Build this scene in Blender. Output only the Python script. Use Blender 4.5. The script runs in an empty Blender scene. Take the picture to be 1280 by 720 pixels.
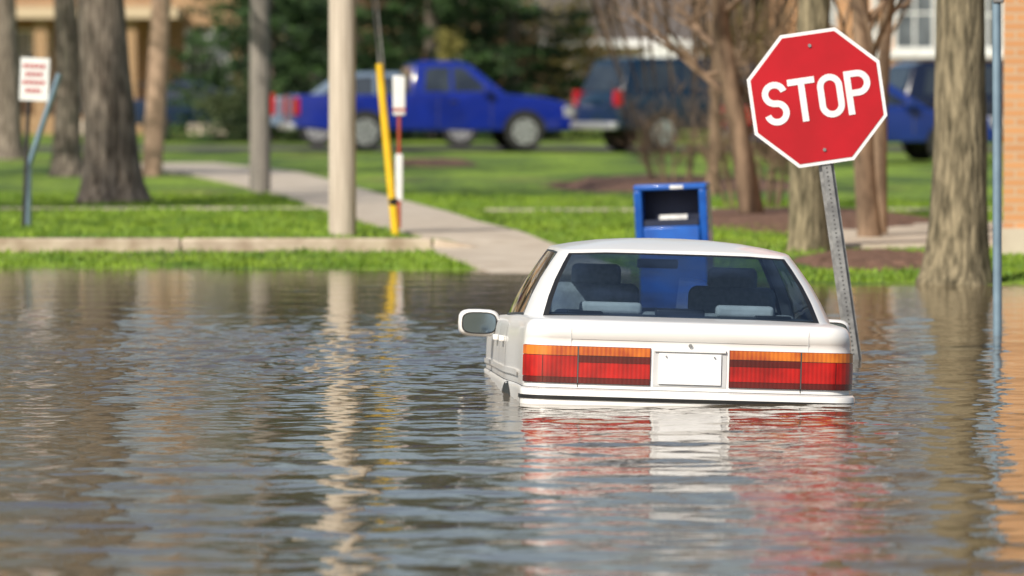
import bpy, math, random
import numpy as np
from mathutils import Vector, Matrix
scene = bpy.context.scene
F=7590.0; H=1.6
def PX(px,d): return (px-640)*d/F
def PZ(py,d): return H-(py-100)*d/F
rad=math.radians

# ------------------------------------------------------------ materials
def nt(name):
    m=bpy.data.materials.new(name); m.use_nodes=True
    t=m.node_tree; b=t.nodes['Principled BSDF']; return m,t,b
def mat(name,c1,c2=None,rough=.6,metal=0,scale=5,detail=4,bump=0,bscale=None,stretch=(1,1,1),coat=0,spec=.5,coord='Object',ramp=(.35,.65)):
    m,t,b=nt(name)
    b.inputs['Roughness'].default_value=rough; b.inputs['Metallic'].default_value=metal
    b.inputs['Coat Weight'].default_value=coat; b.inputs['Coat Roughness'].default_value=.05
    b.inputs['Specular IOR Level'].default_value=spec
    c2=c2 or c1
    tc=t.nodes.new('ShaderNodeTexCoord'); mp=t.nodes.new('ShaderNodeMapping'); mp.inputs['Scale'].default_value=stretch
    t.links.new(tc.outputs[coord],mp.inputs['Vector'])
    n=t.nodes.new('ShaderNodeTexNoise'); n.inputs['Scale'].default_value=scale; n.inputs['Detail'].default_value=detail
    t.links.new(mp.outputs['Vector'],n.inputs['Vector'])
    r=t.nodes.new('ShaderNodeValToRGB'); r.color_ramp.elements[0].position=ramp[0]; r.color_ramp.elements[1].position=ramp[1]
    r.color_ramp.elements[0].color=(*c1,1); r.color_ramp.elements[1].color=(*c2,1)
    t.links.new(n.outputs['Fac'],r.inputs['Fac']); t.links.new(r.outputs['Color'],b.inputs['Base Color'])
    if bump:
        n2=t.nodes.new('ShaderNodeTexNoise'); n2.inputs['Scale'].default_value=bscale or scale; n2.inputs['Detail'].default_value=6
        t.links.new(mp.outputs['Vector'],n2.inputs['Vector'])
        bp=t.nodes.new('ShaderNodeBump'); bp.inputs['Strength'].default_value=1; bp.inputs['Distance'].default_value=bump
        t.links.new(n2.outputs['Fac'],bp.inputs['Height']); t.links.new(bp.outputs['Normal'],b.inputs['Normal'])
    return m
def brick_mat(name,c1,c2,mortar,scale=1.0):
    m,t,b=nt(name); b.inputs['Roughness'].default_value=.85
    tc=t.nodes.new('ShaderNodeTexCoord'); s=t.nodes.new('ShaderNodeSeparateXYZ'); a=t.nodes.new('ShaderNodeMath'); c=t.nodes.new('ShaderNodeCombineXYZ')
    t.links.new(tc.outputs['Object'],s.inputs[0]); t.links.new(s.outputs[0],a.inputs[0]); t.links.new(s.outputs[1],a.inputs[1])
    t.links.new(a.outputs[0],c.inputs[0]); t.links.new(s.outputs[2],c.inputs[1])
    br=t.nodes.new('ShaderNodeTexBrick'); br.inputs['Scale'].default_value=scale
    br.inputs['Brick Width'].default_value=.21; br.inputs['Row Height'].default_value=.075; br.inputs['Mortar Size'].default_value=.009
    br.inputs['Color1'].default_value=(*c1,1); br.inputs['Color2'].default_value=(*c2,1); br.inputs['Mortar'].default_value=(*mortar,1)
    t.links.new(c.outputs[0],br.inputs['Vector']); t.links.new(br.outputs['Color'],b.inputs['Base Color'])
    bp=t.nodes.new('ShaderNodeBump'); bp.inputs['Distance'].default_value=.006; bp.invert=True
    t.links.new(br.outputs['Fac'],bp.inputs['Height']); t.links.new(bp.outputs['Normal'],b.inputs['Normal'])
    return m
def glass_mat(name,tint,refl=.10):
    m=bpy.data.materials.new(name); m.use_nodes=True; t=m.node_tree; t.nodes.clear()
    o=t.nodes.new('ShaderNodeOutputMaterial'); mx=t.nodes.new('ShaderNodeMixShader'); tr=t.nodes.new('ShaderNodeBsdfTransparent'); gl=t.nodes.new('ShaderNodeBsdfGlossy')
    tr.inputs['Color'].default_value=(*tint,1); gl.inputs['Roughness'].default_value=.02
    ge=t.nodes.new('ShaderNodeNewGeometry'); ir=t.nodes.new('ShaderNodeMapRange'); ir.inputs['To Min'].default_value=1.5; ir.inputs['To Max'].default_value=1/1.5
    t.links.new(ge.outputs['Backfacing'],ir.inputs[0])
    fr=t.nodes.new('ShaderNodeFresnel'); t.links.new(ir.outputs[0],fr.inputs['IOR'])
    ad=t.nodes.new('ShaderNodeMath'); ad.use_clamp=True
    n=t.nodes.new('ShaderNodeTexNoise'); n.inputs['Scale'].default_value=2.0; n.inputs['Detail'].default_value=3
    mp=t.nodes.new('ShaderNodeMapping'); mp.inputs['Scale'].default_value=(1,1,2.5); mp.inputs['Rotation'].default_value=(0,.5,0)
    tc=t.nodes.new('ShaderNodeTexCoord'); t.links.new(tc.outputs['Object'],mp.inputs[0]); t.links.new(mp.outputs[0],n.inputs['Vector'])
    mu=t.nodes.new('ShaderNodeMapRange'); mu.inputs['From Min'].default_value=.42; mu.inputs['From Max'].default_value=.62; mu.inputs['To Min'].default_value=refl*.25; mu.inputs['To Max'].default_value=refl  # noise patches of extra gloss stand in for cloud reflections
    t.links.new(n.outputs['Fac'],mu.inputs[0]); t.links.new(mu.outputs[0],ad.inputs[1])
    t.links.new(fr.outputs[0],ad.inputs[0]); t.links.new(ad.outputs[0],mx.inputs[0]); t.links.new(tr.outputs[0],mx.inputs[1]); t.links.new(gl.outputs[0],mx.inputs[2]); t.links.new(mx.outputs[0],o.inputs[0])
    return m
def lens_mat(name,c1,c2,ribs=90):
    m,t,b=nt(name); b.inputs['Roughness'].default_value=.25; b.inputs['Coat Weight'].default_value=.6; b.inputs['Coat Roughness'].default_value=.04
    tc=t.nodes.new('ShaderNodeTexCoord')
    wv=t.nodes.new('ShaderNodeTexWave'); wv.inputs['Scale'].default_value=ribs/6.28; wv.bands_direction='X'; t.links.new(tc.outputs['Object'],wv.inputs['Vector'])
    n=t.nodes.new('ShaderNodeTexNoise'); n.inputs['Scale'].default_value=7; t.links.new(tc.outputs['Object'],n.inputs['Vector'])
    a=t.nodes.new('ShaderNodeMath'); a.operation='MULTIPLY_ADD'; a.inputs[1].default_value=.12; t.links.new(wv.outputs['Fac'],a.inputs[0]); t.links.new(n.outputs['Fac'],a.inputs[2])
    r=t.nodes.new('ShaderNodeValToRGB'); r.color_ramp.elements[0].position=.38; r.color_ramp.elements[1].position=.72; r.color_ramp.elements[0].color=(*c1,1); r.color_ramp.elements[1].color=(*c2,1)
    t.links.new(a.outputs[0],r.inputs[0]); t.links.new(r.outputs[0],b.inputs['Base Color'])
    bp=t.nodes.new('ShaderNodeBump'); bp.inputs['Distance'].default_value=.0005; t.links.new(wv.outputs['Fac'],bp.inputs['Height']); t.links.new(bp.outputs['Normal'],b.inputs['Normal'])
    return m

M={}
M['white']=mat('white_car_paint',(.84,.825,.80),(.79,.775,.75),rough=.3,scale=1.6,coat=.35,detail=4)
M['blacktrim']=mat('black_trim',(.012,.012,.013),(.02,.02,.02),rough=.4)
M['seam']=mat('seam_dark',(.06,.06,.06),(.10,.10,.10),rough=.8)
M['redlens']=lens_mat('red_lens',(.22,.001,.001),(.50,.004,.003))
M['darkred']=lens_mat('dark_red_lens',(.07,.001,.001),(.12,.002,.002))
M['amber']=lens_mat('amber_lens',(.36,.05,.002),(.68,.18,.006))
M['plate']=mat('plate_white',(.86,.86,.86),(.80,.80,.81),rough=.35,scale=9)
M['platebed']=mat('plate_bed',(.58,.58,.58),(.48,.48,.49),rough=.4)
M['carglass']=glass_mat('car_glass',(.50,.60,.68),.50)
M['seat']=mat('seat_fabric',(.50,.50,.49),(.40,.40,.39),rough=.9,scale=40)
M['seatlight']=mat('seat_fabric_light',(.84,.83,.80),(.76,.75,.72),rough=.9,scale=30)
M['interior']=mat('interior_dark',(.05,.055,.06),(.08,.085,.09),rough=.8)
M['mirrorglass']=mat('mirror_glass',(.25,.33,.42),(.2,.28,.36),rough=.08,metal=1,scale=3)
M['rubber']=mat('tyre_rubber',(.015,.015,.015),(.03,.03,.03),rough=.85)
M['rim']=mat('wheel_alloy',(.6,.6,.62),(.45,.45,.46),rough=.3,metal=.6)
M['tint']=mat('tinted_window',(.015,.02,.03),(.04,.05,.06),rough=.06,scale=2,spec=.8)
M['galv']=mat('galvanised_steel',(.36,.36,.35),(.20,.20,.20),rough=.5,metal=.5,scale=18,bump=.001)
M['signred']=mat('sign_red',(.48,.003,.012),(.38,.003,.009),rough=.4,scale=3,detail=8)
M['signwhite']=mat('sign_white',(.80,.80,.80),(.70,.70,.70),rough=.4,scale=8)
M['mailblue']=mat('mailbox_blue',(.008,.11,.48),(.006,.075,.36),rough=.35,scale=6,coat=.3)
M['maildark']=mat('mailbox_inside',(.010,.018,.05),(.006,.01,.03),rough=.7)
M['paper']=mat('paper',(.8,.8,.78),(.6,.6,.6),rough=.9,scale=20)
M['bark']=mat('bark_grey',(.075,.058,.044),(.30,.25,.20),rough=.95,scale=20,detail=9,bump=.05,bscale=24,stretch=(1,1,.16),ramp=(.36,.66))
M['bark2']=mat('bark_olive',(.075,.062,.035),(.32,.265,.165),rough=.95,scale=24,detail=9,bump=.045,bscale=30,stretch=(1,1,.18),ramp=(.36,.66))
M['twig']=mat('bark_brown',(.10,.065,.042),(.28,.19,.125),rough=.95,scale=10,detail=5,bump=.01,stretch=(1,1,.3))
M['polewood']=mat('pole_wood_pale',(.42,.35,.28),(.60,.52,.43),rough=.9,scale=10,detail=6,bump=.008,stretch=(4,4,.15))
M['polewood2']=mat('pole_wood_tan',(.34,.22,.15),(.48,.34,.24),rough=.9,scale=10,detail=6,bump=.008,stretch=(4,4,.15))
M['polegrey']=mat('pole_wood_grey',(.17,.155,.14),(.30,.265,.23),rough=.9,scale=10,detail=6,bump=.008,stretch=(4,4,.15))
M['yellow']=mat('guard_yellow',(.85,.55,.02),(.75,.46,.02),rough=.45)
M['orange']=mat('marker_orange',(.45,.07,.03),(.3,.05,.02),rough=.5)
M['bluepole']=mat('pole_blue_grey',(.24,.34,.42),(.18,.26,.33),rough=.4,metal=.3,scale=6)
M['dark']=mat('dark_paint',(.02,.02,.022),(.035,.03,.03),rough=.5)
M['concrete']=mat('concrete',(.44,.37,.29),(.56,.49,.40),rough=.9,scale=3,detail=8,bump=.004)
M['kerb']=mat('kerb_concrete',(.32,.24,.17),(.54,.45,.35),rough=.9,scale=4,detail=8,bump=.006)
M['asphalt']=mat('asphalt',(.06,.055,.05),(.10,.09,.08),rough=.9,scale=8,detail=8)
M['mulch']=mat('mulch',(.07,.035,.02),(.22,.12,.08),rough=1,scale=14,detail=8,bump=.03)
M['needles']=mat('spruce_needles',(.008,.024,.008),(.045,.10,.02),rough=.8,scale=1.2,detail=6)
M['budleaf']=mat('bud_leaves',(.13,.12,.02),(.28,.24,.07),rough=.8,scale=1.0,detail=5)
M['drybush']=mat('dry_bush',(.07,.040,.022),(.25,.16,.085),rough=.9,scale=.6,detail=5)
M['hedge']=mat('hedge_leaves',(.02,.04,.012),(.07,.09,.03),rough=.8,scale=1.5,detail=5)
M['blade']=mat('grass_blades',(.08,.165,.010),(.22,.33,.022),rough=.7,scale=1.6,detail=9,ramp=(.38,.62))
M['brickA']=brick_mat('brick_tan',(.42,.25,.12),(.33,.19,.09),(.36,.27,.19))
M['brickB']=brick_mat('brick_orange',(.56,.28,.12),(.48,.23,.10),(.50,.36,.24))
M['siding']=mat('siding_cream',(.58,.46,.31),(.50,.39,.26),rough=.8,scale=.6,stretch=(.2,.2,12))
M['whitewood']=mat('white_wood',(.78,.78,.76),(.68,.68,.66),rough=.6)
M['roof']=mat('roof_shingle',(.07,.06,.055),(.14,.12,.11),rough=.95,scale=5,stretch=(1,1,4))
M['housewin']=mat('house_window',(.05,.06,.07),(.20,.22,.24),rough=.08,scale=.8,spec=.8)
M['door']=mat('door_brown',(.12,.05,.03),(.16,.08,.05),rough=.5)

# ------------------------------------------------------------ geometry helpers
class Geo:
    def __init__(s): s.v=[]; s.f=[]; s.m=[]
    def add(s,V,Fc,m=0):
        o=len(s.v); s.v+= [tuple(p) for p in V]; s.f+=[tuple(i+o for i in f) for f in Fc]; s.m+=[m]*len(Fc)
def empty(name,loc=(0,0,0),rot=(0,0,0)):
    e=bpy.data.objects.new(name,None); e.location=loc; e.rotation_euler=rot; e.empty_display_size=.3
    scene.collection.objects.link(e); return e
def obj(name,V,Fc,mats,fm=None,parent=None,smooth=False,bevel=0,seg=2,sharp=None,subsurf=0,loc=None,rot=None):
    me=bpy.data.meshes.new(name); me.from_pydata([tuple(v) for v in V],[],[tuple(f) for f in Fc]); 
    if not isinstance(mats,(list,tuple)): mats=[mats]
    for m in mats: me.materials.append(M[m] if isinstance(m,str) else m)
    if fm is not None: me.polygons.foreach_set('material_index',fm)
    if smooth: me.polygons.foreach_set('use_smooth',[True]*len(me.polygons))
    me.update()
    if sharp and smooth: me.set_sharp_from_angle(angle=rad(sharp))
    o=bpy.data.objects.new(name,me); scene.collection.objects.link(o)
    if parent: o.parent=parent
    if loc: o.location=loc
    if rot: o.rotation_euler=rot
    if bevel:
        b=o.modifiers.new('bevel','BEVEL'); b.width=bevel; b.segments=seg; b.limit_method='ANGLE'
    return o
def fast_mesh(name,V,T,mats,fm=None,parent=None,smooth=False):
    V=np.asarray(V,dtype=np.float32); T=np.asarray(T,dtype=np.int32)
    k=T.shape[1]; me=bpy.data.meshes.new(name)
    me.vertices.add(len(V)); me.vertices.foreach_set('co',V.ravel())
    me.loops.add(T.size); me.loops.foreach_set('vertex_index',T.ravel())
    me.polygons.add(len(T)); me.polygons.foreach_set('loop_start',np.arange(0,T.size,k,dtype=np.int32))
    me.polygons.foreach_set('loop_total',np.full(len(T),k,dtype=np.int32))
    if smooth: me.polygons.foreach_set('use_smooth',np.ones(len(T),dtype=bool))
    if not isinstance(mats,(list,tuple)): mats=[mats]
    for m in mats: me.materials.append(M[m] if isinstance(m,str) else m)
    if fm is not None: me.polygons.foreach_set('material_index',np.asarray(fm,dtype=np.int32))
    me.update(calc_edges=True); me.validate()
    o=bpy.data.objects.new(name,me); scene.collection.objects.link(o)
    if parent: o.parent=parent
    return o
BF=[(0,3,2,1),(4,5,6,7),(0,1,5,4),(1,2,6,5),(2,3,7,6),(3,0,4,7)]
def boxv(x0,x1,y0,y1,z0,z1): return [(x0,y0,z0),(x1,y0,z0),(x1,y1,z0),(x0,y1,z0),(x0,y0,z1),(x1,y0,z1),(x1,y1,z1),(x0,y1,z1)]
def box(name,x0,x1,y0,y1,z0,z1,m,parent=None,bevel=0,**k): return obj(name,boxv(x0,x1,y0,y1,z0,z1),BF,m,parent=parent,bevel=bevel,smooth=bool(bevel),sharp=35 if bevel else None,**k)
def tube(G,pts,rs,n=8,m=0,wob=None,cap=True):
    pts=[Vector(p) for p in pts]; V=[];Fc=[]
    for i,p in enumerate(pts):
        t=(pts[min(i+1,len(pts)-1)]-pts[max(i-1,0)]).normalized()
        ref=Vector((1,0,0)) if abs(t.x)<.8 else Vector((0,1,0))
        a=t.cross(ref).normalized(); b=t.cross(a)
        for j in range(n):
            an=2*math.pi*j/n; r=rs[i]*(wob(an,p.z,i) if wob else 1)
            V.append(p+a*math.cos(an)*r+b*math.sin(an)*r)
    for i in range(len(pts)-1):
        for j in range(n):
            k=(j+1)%n; Fc.append((i*n+j,i*n+k,(i+1)*n+k,(i+1)*n+j))
    if cap: Fc.append(tuple(range(n-1,-1,-1))); Fc.append(tuple((len(pts)-1)*n+j for j in range(n)))
    G.add(V,Fc,m)
def cyl(name,p0,p1,r0,r1,m,parent=None,n=20):
    G=Geo(); tube(G,[p0,p1],[r0,r1],n); return obj(name,G.v,G.f,m,parent=parent,smooth=True,sharp=40)

# ------------------------------------------------------------ camera, light, world
cam=bpy.data.cameras.new('camera'); co=bpy.data.objects.new('camera',cam); scene.collection.objects.link(co)
co.location=(0,0,H); co.rotation_euler=(rad(90)-math.atan(260/F),0,0)
cam.lens=F*36/1280; cam.sensor_width=36; cam.clip_end=3000; cam.clip_start=.5
cam.dof.use_dof=True; cam.dof.focus_distance=30.3; cam.dof.aperture_fstop=3.4
scene.camera=co
elev=rad(38); az=math.atan2(-.50,-.80)
sd=Vector((math.sin(az)*math.cos(elev),math.cos(az)*math.cos(elev),math.sin(elev)))
sl=bpy.data.lights.new('sun','SUN'); sl.energy=5.0; sl.angle=rad(.5); sl.color=(1,.93,.81)
so=bpy.data.objects.new('sun',sl); scene.collection.objects.link(so); so.rotation_euler=sd.to_track_quat('Z','Y').to_euler(); so.location=(-10,-10,30)
w=bpy.data.worlds.new('World'); scene.world=w; w.use_nodes=True; t=w.node_tree
sk=t.nodes.new('ShaderNodeTexSky'); sk.sky_type='NISHITA'; sk.sun_disc=False; sk.sun_elevation=elev; sk.sun_rotation=az%(2*math.pi); sk.dust_density=1.8
t.links.new(sk.outputs[0],t.nodes['Background'].inputs[0]); t.nodes['Background'].inputs[1].default_value=.105
scene.view_settings.view_transform='Standard'; scene.view_settings.look='None'; scene.view_settings.exposure=0

# ------------------------------------------------------------ terrain
def sm(a,b,x):
    x=np.clip((x-a)/(b-a),0,1); return x*x*(3-2*x)
def ground_z(x,y):
    x=np.asarray(x,dtype=float); y=np.asarray(y,dtype=float)
    shore=51.3-3.6*sm(.3,2.6,x)+.25*np.sin(x*1.3)+.12*np.sin(x*4.1+1)
    under=-.6+.6*sm(0,1,(y-(shore-7))/7)
    z=np.where(y<shore,np.minimum(under,(y-shore)*.03),np.minimum((y-shore)*.012,.05))
    kerbside=1-sm(-.7,-.3,x)
    left=np.where(y<55.12,z,.15)
    right=np.where(y<shore,z,np.minimum(.13,(y-shore)*.02))
    return kerbside*left+(1-kerbside)*right
xs=np.unique(np.concatenate([np.linspace(-1500,-60,20),np.linspace(-60,-12,25),np.linspace(-12,12,97),np.linspace(12,60,25),np.linspace(60,1500,20),[-.7,-.6,-.5,-.4,-.3]]))
ys=np.unique(np.concatenate([np.linspace(-200,10,15),np.linspace(10,44,18),np.linspace(44,62,73),np.linspace(62,140,60),np.linspace(140,300,20),np.linspace(300,2500,15),[55.11,55.13]]))
X,Y=np.meshgrid(xs,ys); Z=ground_z(X,Y)
def gridfaces(nx,ny):
    i=np.arange(nx-1); j=np.arange(ny-1); I,J=np.meshgrid(i,j); a=(J*nx+I).ravel()
    return np.stack([a,a+1,a+1+nx,a+nx],1)
gm,t,b=nt('grass_ground'); b.inputs['Roughness'].default_value=.9
tc=t.nodes.new('ShaderNodeTexCoord')
def noise(t,tc,sc,det,stretch=(1,1,1)):
    mp=t.nodes.new('ShaderNodeMapping'); mp.inputs['Scale'].default_value=stretch; t.links.new(tc.outputs['Object'],mp.inputs[0])
    n=t.nodes.new('ShaderNodeTexNoise'); n.inputs['Scale'].default_value=sc; n.inputs['Detail'].default_value=det; t.links.new(mp.outputs[0],n.inputs['Vector']); return n
n1=noise(t,tc,.6,7,(1,.22,1)); n2=noise(t,tc,9,8,(1,.25,1)); n3=noise(t,tc,.35,6,(1,.3,1))
r1=t.nodes.new('ShaderNodeValToRGB'); e=r1.color_ramp; e.elements[0].position=.38; e.elements[0].color=(.06,.12,.012,1); e.elements[1].position=.60; e.elements[1].color=(.22,.35,.025,1)
r2=t.nodes.new('ShaderNodeValToRGB'); e=r2.color_ramp; e.elements[0].position=.3; e.elements[0].color=(.5,.5,.45,1); e.elements[1].position=.7; e.elements[1].color=(1.2,1.15,1.0,1)
r3=t.nodes.new('ShaderNodeValToRGB'); e=r3.color_ramp; e.elements[0].position=.58; e.elements[0].color=(0,0,0,1); e.elements[1].position=.70; e.elements[1].color=(.75,.75,.75,1)
mp_=t.nodes.new('ShaderNodeMapping'); 
dry=t.nodes.new('ShaderNodeMix'); dry.data_type='RGBA'; dry.inputs[7].default_value=(.26,.22,.08,1)
t.links.new(n3.outputs[0],r3.inputs[0]); t.links.new(r3.outputs[0],dry.inputs[0])
mx=t.nodes.new('ShaderNodeMix'); mx.data_type='RGBA'; mx.blend_type='MULTIPLY'; mx.inputs[0].default_value=1
t.links.new(n1.outputs[0],r1.inputs[0]); t.links.new(n2.outputs[0],r2.inputs[0]); t.links.new(r1.outputs[0],dry.inputs[6]); t.links.new(dry.outputs[2],mx.inputs[6]); t.links.new(r2.outputs[0],mx.inputs[7]); t.links.new(mx.outputs[2],b.inputs['Base Color'])
bp=t.nodes.new('ShaderNodeBump'); bp.inputs['Distance'].default_value=.05; t.links.new(n2.outputs[0],bp.inputs['Height']); t.links.new(bp.outputs[0],b.inputs['Normal'])
fast_mesh('ground',np.stack([X,Y,Z],2).reshape(-1,3),gridfaces(len(xs),len(ys)),gm,smooth=False)

# ------------------------------------------------------------ water
rng=np.random.default_rng(5)
wx=np.concatenate([np.linspace(-120,-8.5,18)[:-1],np.arange(-8.5,8.5,.030),np.linspace(8.5,120,18)])
wy=np.concatenate([np.linspace(-60,15.5,14)[:-1],np.arange(15.5,53.2,.030),[54.,54.9]])
WX,WY=np.meshgrid(wx,wy)
fade=sm(-8.5,-8,WX)*(1-sm(8,8.5,WX))*sm(15.5,16.5,WY)
fine=np.zeros_like(WX); coarse=np.zeros_like(WX)
q1=.9*np.sin(.8*WX+.5*WY)+.7*np.sin(.55*WY-1.3*WX); q2=.8*np.sin(1.7*WX+.9*np.sin(.6*WY))+.6*np.sin(.9*WY+.5*WX)
for i in range(46):
    lam=math.exp(rng.uniform(math.log(.10),math.log(.32))); th=rng.normal(0,.75)+math.pi/2+.1
    k=2*math.pi/lam; fine+=np.sin(k*math.cos(th)*WX+k*math.sin(th)*WY+rng.uniform(0,6.28)+rng.uniform(-1.5,1.5)*q1+rng.uniform(-1.5,1.5)*q2)/k
for i in range(30):
    lam=math.exp(rng.uniform(math.log(.32),math.log(1.3))); th=rng.normal(0,.6)+math.pi/2+.1
    k=2*math.pi/lam; coarse+=np.sin(k*math.cos(th)*WX+k*math.sin(th)*WY+rng.uniform(0,6.28)+rng.uniform(-1,1)*q1+rng.uniform(-1,1)*q2)/k
patch=np.clip(.5+.35*np.sin(.7*WX+1.1*np.sin(.31*WY))*np.sin(.42*WY+.8*np.sin(.5*WX)+1)+.3*np.sin(1.9*WX+.7*WY)*np.sin(.8*WY+1.2*np.sin(1.1*WX)),0,1)
far=1-sm(37,45,WY); near=1-sm(22,30,WY)
windy=np.exp(-((WY-35.0)/4.2)**2)*(1-sm(-.6,.8,WX))
ampf=(.0032+.0055*patch+.013*windy)*(.30+.70*far)
ampc=(.0044+.0040*patch+.002*windy+.0035*near)*(.22+.78*far)
WZ=(fine*ampf+coarse*ampc)*fade
wm,t,b=nt('flood_water')
b.inputs['Roughness'].default_value=.035; b.inputs['IOR'].default_value=1.33; b.inputs['Specular IOR Level'].default_value=.5
tc=t.nodes.new('ShaderNodeTexCoord'); n1=noise(t,tc,.25,4); r1=t.nodes.new('ShaderNodeValToRGB'); e=r1.color_ramp
e.elements[0].position=.3; e.elements[0].color=(.085,.056,.026,1); e.elements[1].position=.7; e.elements[1].color=(.125,.086,.042,1)
t.links.new(n1.outputs[0],r1.inputs[0]); t.links.new(r1.outputs[0],b.inputs['Base Color'])
n2=noise(t,tc,20,2,(.7,1,1)); bp=t.nodes.new('ShaderNodeBump'); bp.inputs['Distance'].default_value=.0012; t.links.new(n2.outputs[0],bp.inputs['Height']); t.links.new(bp.outputs[0],b.inputs['Normal'])
fast_mesh('flood_water',np.stack([WX,WY,WZ],2).reshape(-1,3),gridfaces(len(wx),len(wy)),wm,smooth=True)

# ------------------------------------------------------------ sidewalks, kerb, road, mulch
def gz(x,y): return float(ground_z(x,y))
def slab_path(name,pts,widths,m='concrete',slab=1.3,dz=.03):
    G=Geo(); P=[Vector((p[0],p[1],0)) for p in pts]
    acc=[]; 
    for i in range(len(P)-1):
        L=(P[i+1]-P[i]).length; n=max(1,int(round(L/slab)))
        for k in range(n):
            acc.append((P[i].lerp(P[i+1],k/n),widths[i]+(widths[i+1]-widths[i])*k/n))
    acc.append((P[-1],widths[-1]))
    C=[]
    for i,(p,wd) in enumerate(acc):
        a=acc[max(i-1,0)][0]; c=acc[min(i+1,len(acc)-1)][0]; d=(c-a).normalized(); nrm=Vector((d.y,-d.x,0)); C.append((p,wd,nrm,d))
    for i in range(len(C)-1):
        p,wd,n,d=C[i]; q,wq,nq,dq=C[i+1]; g=.012
        c=[p+d*g-n*wd/2,p+d*g+n*wd/2,q-dq*g+nq*wq/2,q-dq*g-nq*wq/2]
        V=[(v.x,v.y,gz(v.x,v.y)-.08) for v in c]+[(v.x,v.y,gz(v.x,v.y)+dz) for v in c]
        G.add(V,BF)
    return obj(name,G.v,G.f,m)
slab_path('sidewalk',[(.42,50.3),(.12,52.6),(-.28,56),(-.95,62),(-1.55,68),(-2.1,74),(-3.1,84),(-4.2,94),(-6.2,104)],[1.15,1.15,1.15,1.2,1.25,1.25,1.5,1.8,2.2])
slab_path('sidewalk',[(-.3,68.2),(3,68.4),(8,69),(14,69)],[.6]*4,dz=.02)
slab_path('sidewalk',[(-14,67.5),(-6,68),(-2.2,68.2)],[.5]*3,dz=.02)
slab_path('sidewalk',[(2.9,57.5),(8,57.5),(16,57.5)],[8.0]*3,slab=1.6,dz=.035)
G=Geo(); x=-30.0
while x<-.75:
    x1=min(x+3.0,-.72); G.add(boxv(x+.006,x1-.006,54.98,55.2,-.1,.165),BF); x=x1
G.add([(-.71,54.98,-.1),(-.2,54.98,-.1),(-.2,55.2,-.1),(-.71,55.2,-.1),(-.71,54.98,.165),(-.2,54.98,.07),(-.2,55.2,.07),(-.71,55.2,.165)],BF)
obj('kerb',G.v,G.f,'kerb',bevel=.02,smooth=True,sharp=40)
obj('road',[(-200,124,.158),(200,124,.158),(200,133,.158),(-200,133,.158)],[(0,1,2,3)],'asphalt')
def mulchbed(cx,cy,rx,ry,seed,h=.05):
    r=random.Random(seed); V=[(cx,cy,gz(cx,cy)+h)]; n=36
    for ring,(f,hh) in enumerate([(.6,h*.9),(1,-.01)]):
        for i in range(n):
            a=2*math.pi*i/n; k=f*(1+.1*r.uniform(-1,1)); px,py=cx+rx*k*math.cos(a),cy+ry*k*math.sin(a); V.append((px,py,gz(px,py)+hh+.01*r.uniform(-1,1)))
    Fc=[(0,1+i,1+(i+1)%n) for i in range(n)]+[(1+i,1+n+i,1+n+(i+1)%n,1+(i+1)%n) for i in range(n)]
    return obj('mulch_bed',V,Fc,'mulch')
mulchbed(PX(1100,50.5),51.2,.75,1.7,1,.06); mulchbed(PX(540,104),104,.8,3,2,.1); mulchbed(PX(1010,62),63,1.6,5,3,.1); mulchbed(PX(850,84),84,2.0,5,4,.12)

# grass blades
N=130000
gx=rng.uniform(-9,9,N); gy=51.2+ (rng.uniform(0,1,N)**1.3)*26
gy=np.where(gx>1.0,gy-3.4*sm(.5,2.6,gx),gy)
pathx=np.interp(gy,[50.3,52.6,56,62,68,74,84],[.42,.12,-.28,-.95,-1.55,-2.1,-3.1])
keep=(np.abs(gx-pathx)>.62)&(np.abs(gy-55.09)>.13)&~((gx>2.8)&(gy>53.3)&(gy<61.7))&~((np.abs(gy-68.2)<.25))
g0=ground_z(gx,gy); keep&=(g0>.003)
keep&=~(((gx-PX(1100,50.5))/.75)**2+((gy-51.2)/1.7)**2<1)
gx,gy,g0=gx[keep],gy[keep],g0[keep]; n=len(gx)
cl=.6+.5*np.sin(gx*5+np.sin(gy*2)*2)*np.sin(gy*3+gx)
h=rng.uniform(.02,.06,n)*(cl+.3); wd=rng.uniform(.006,.014,n); an=rng.uniform(0,3.14,n); lx=rng.normal(0,.5,n)*h; ly=rng.normal(0,.5,n)*h
V=np.empty((n,3,3)); V[:,0]=np.stack([gx-wd*np.cos(an),gy-wd*np.sin(an),g0-.005],1); V[:,1]=np.stack([gx+wd*np.cos(an),gy+wd*np.sin(an),g0-.005],1); V[:,2]=np.stack([gx+lx,gy+ly,g0+h],1)
fast_mesh('grass',V.reshape(-1,3),np.arange(3*n).reshape(-1,3),'blade')

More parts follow.
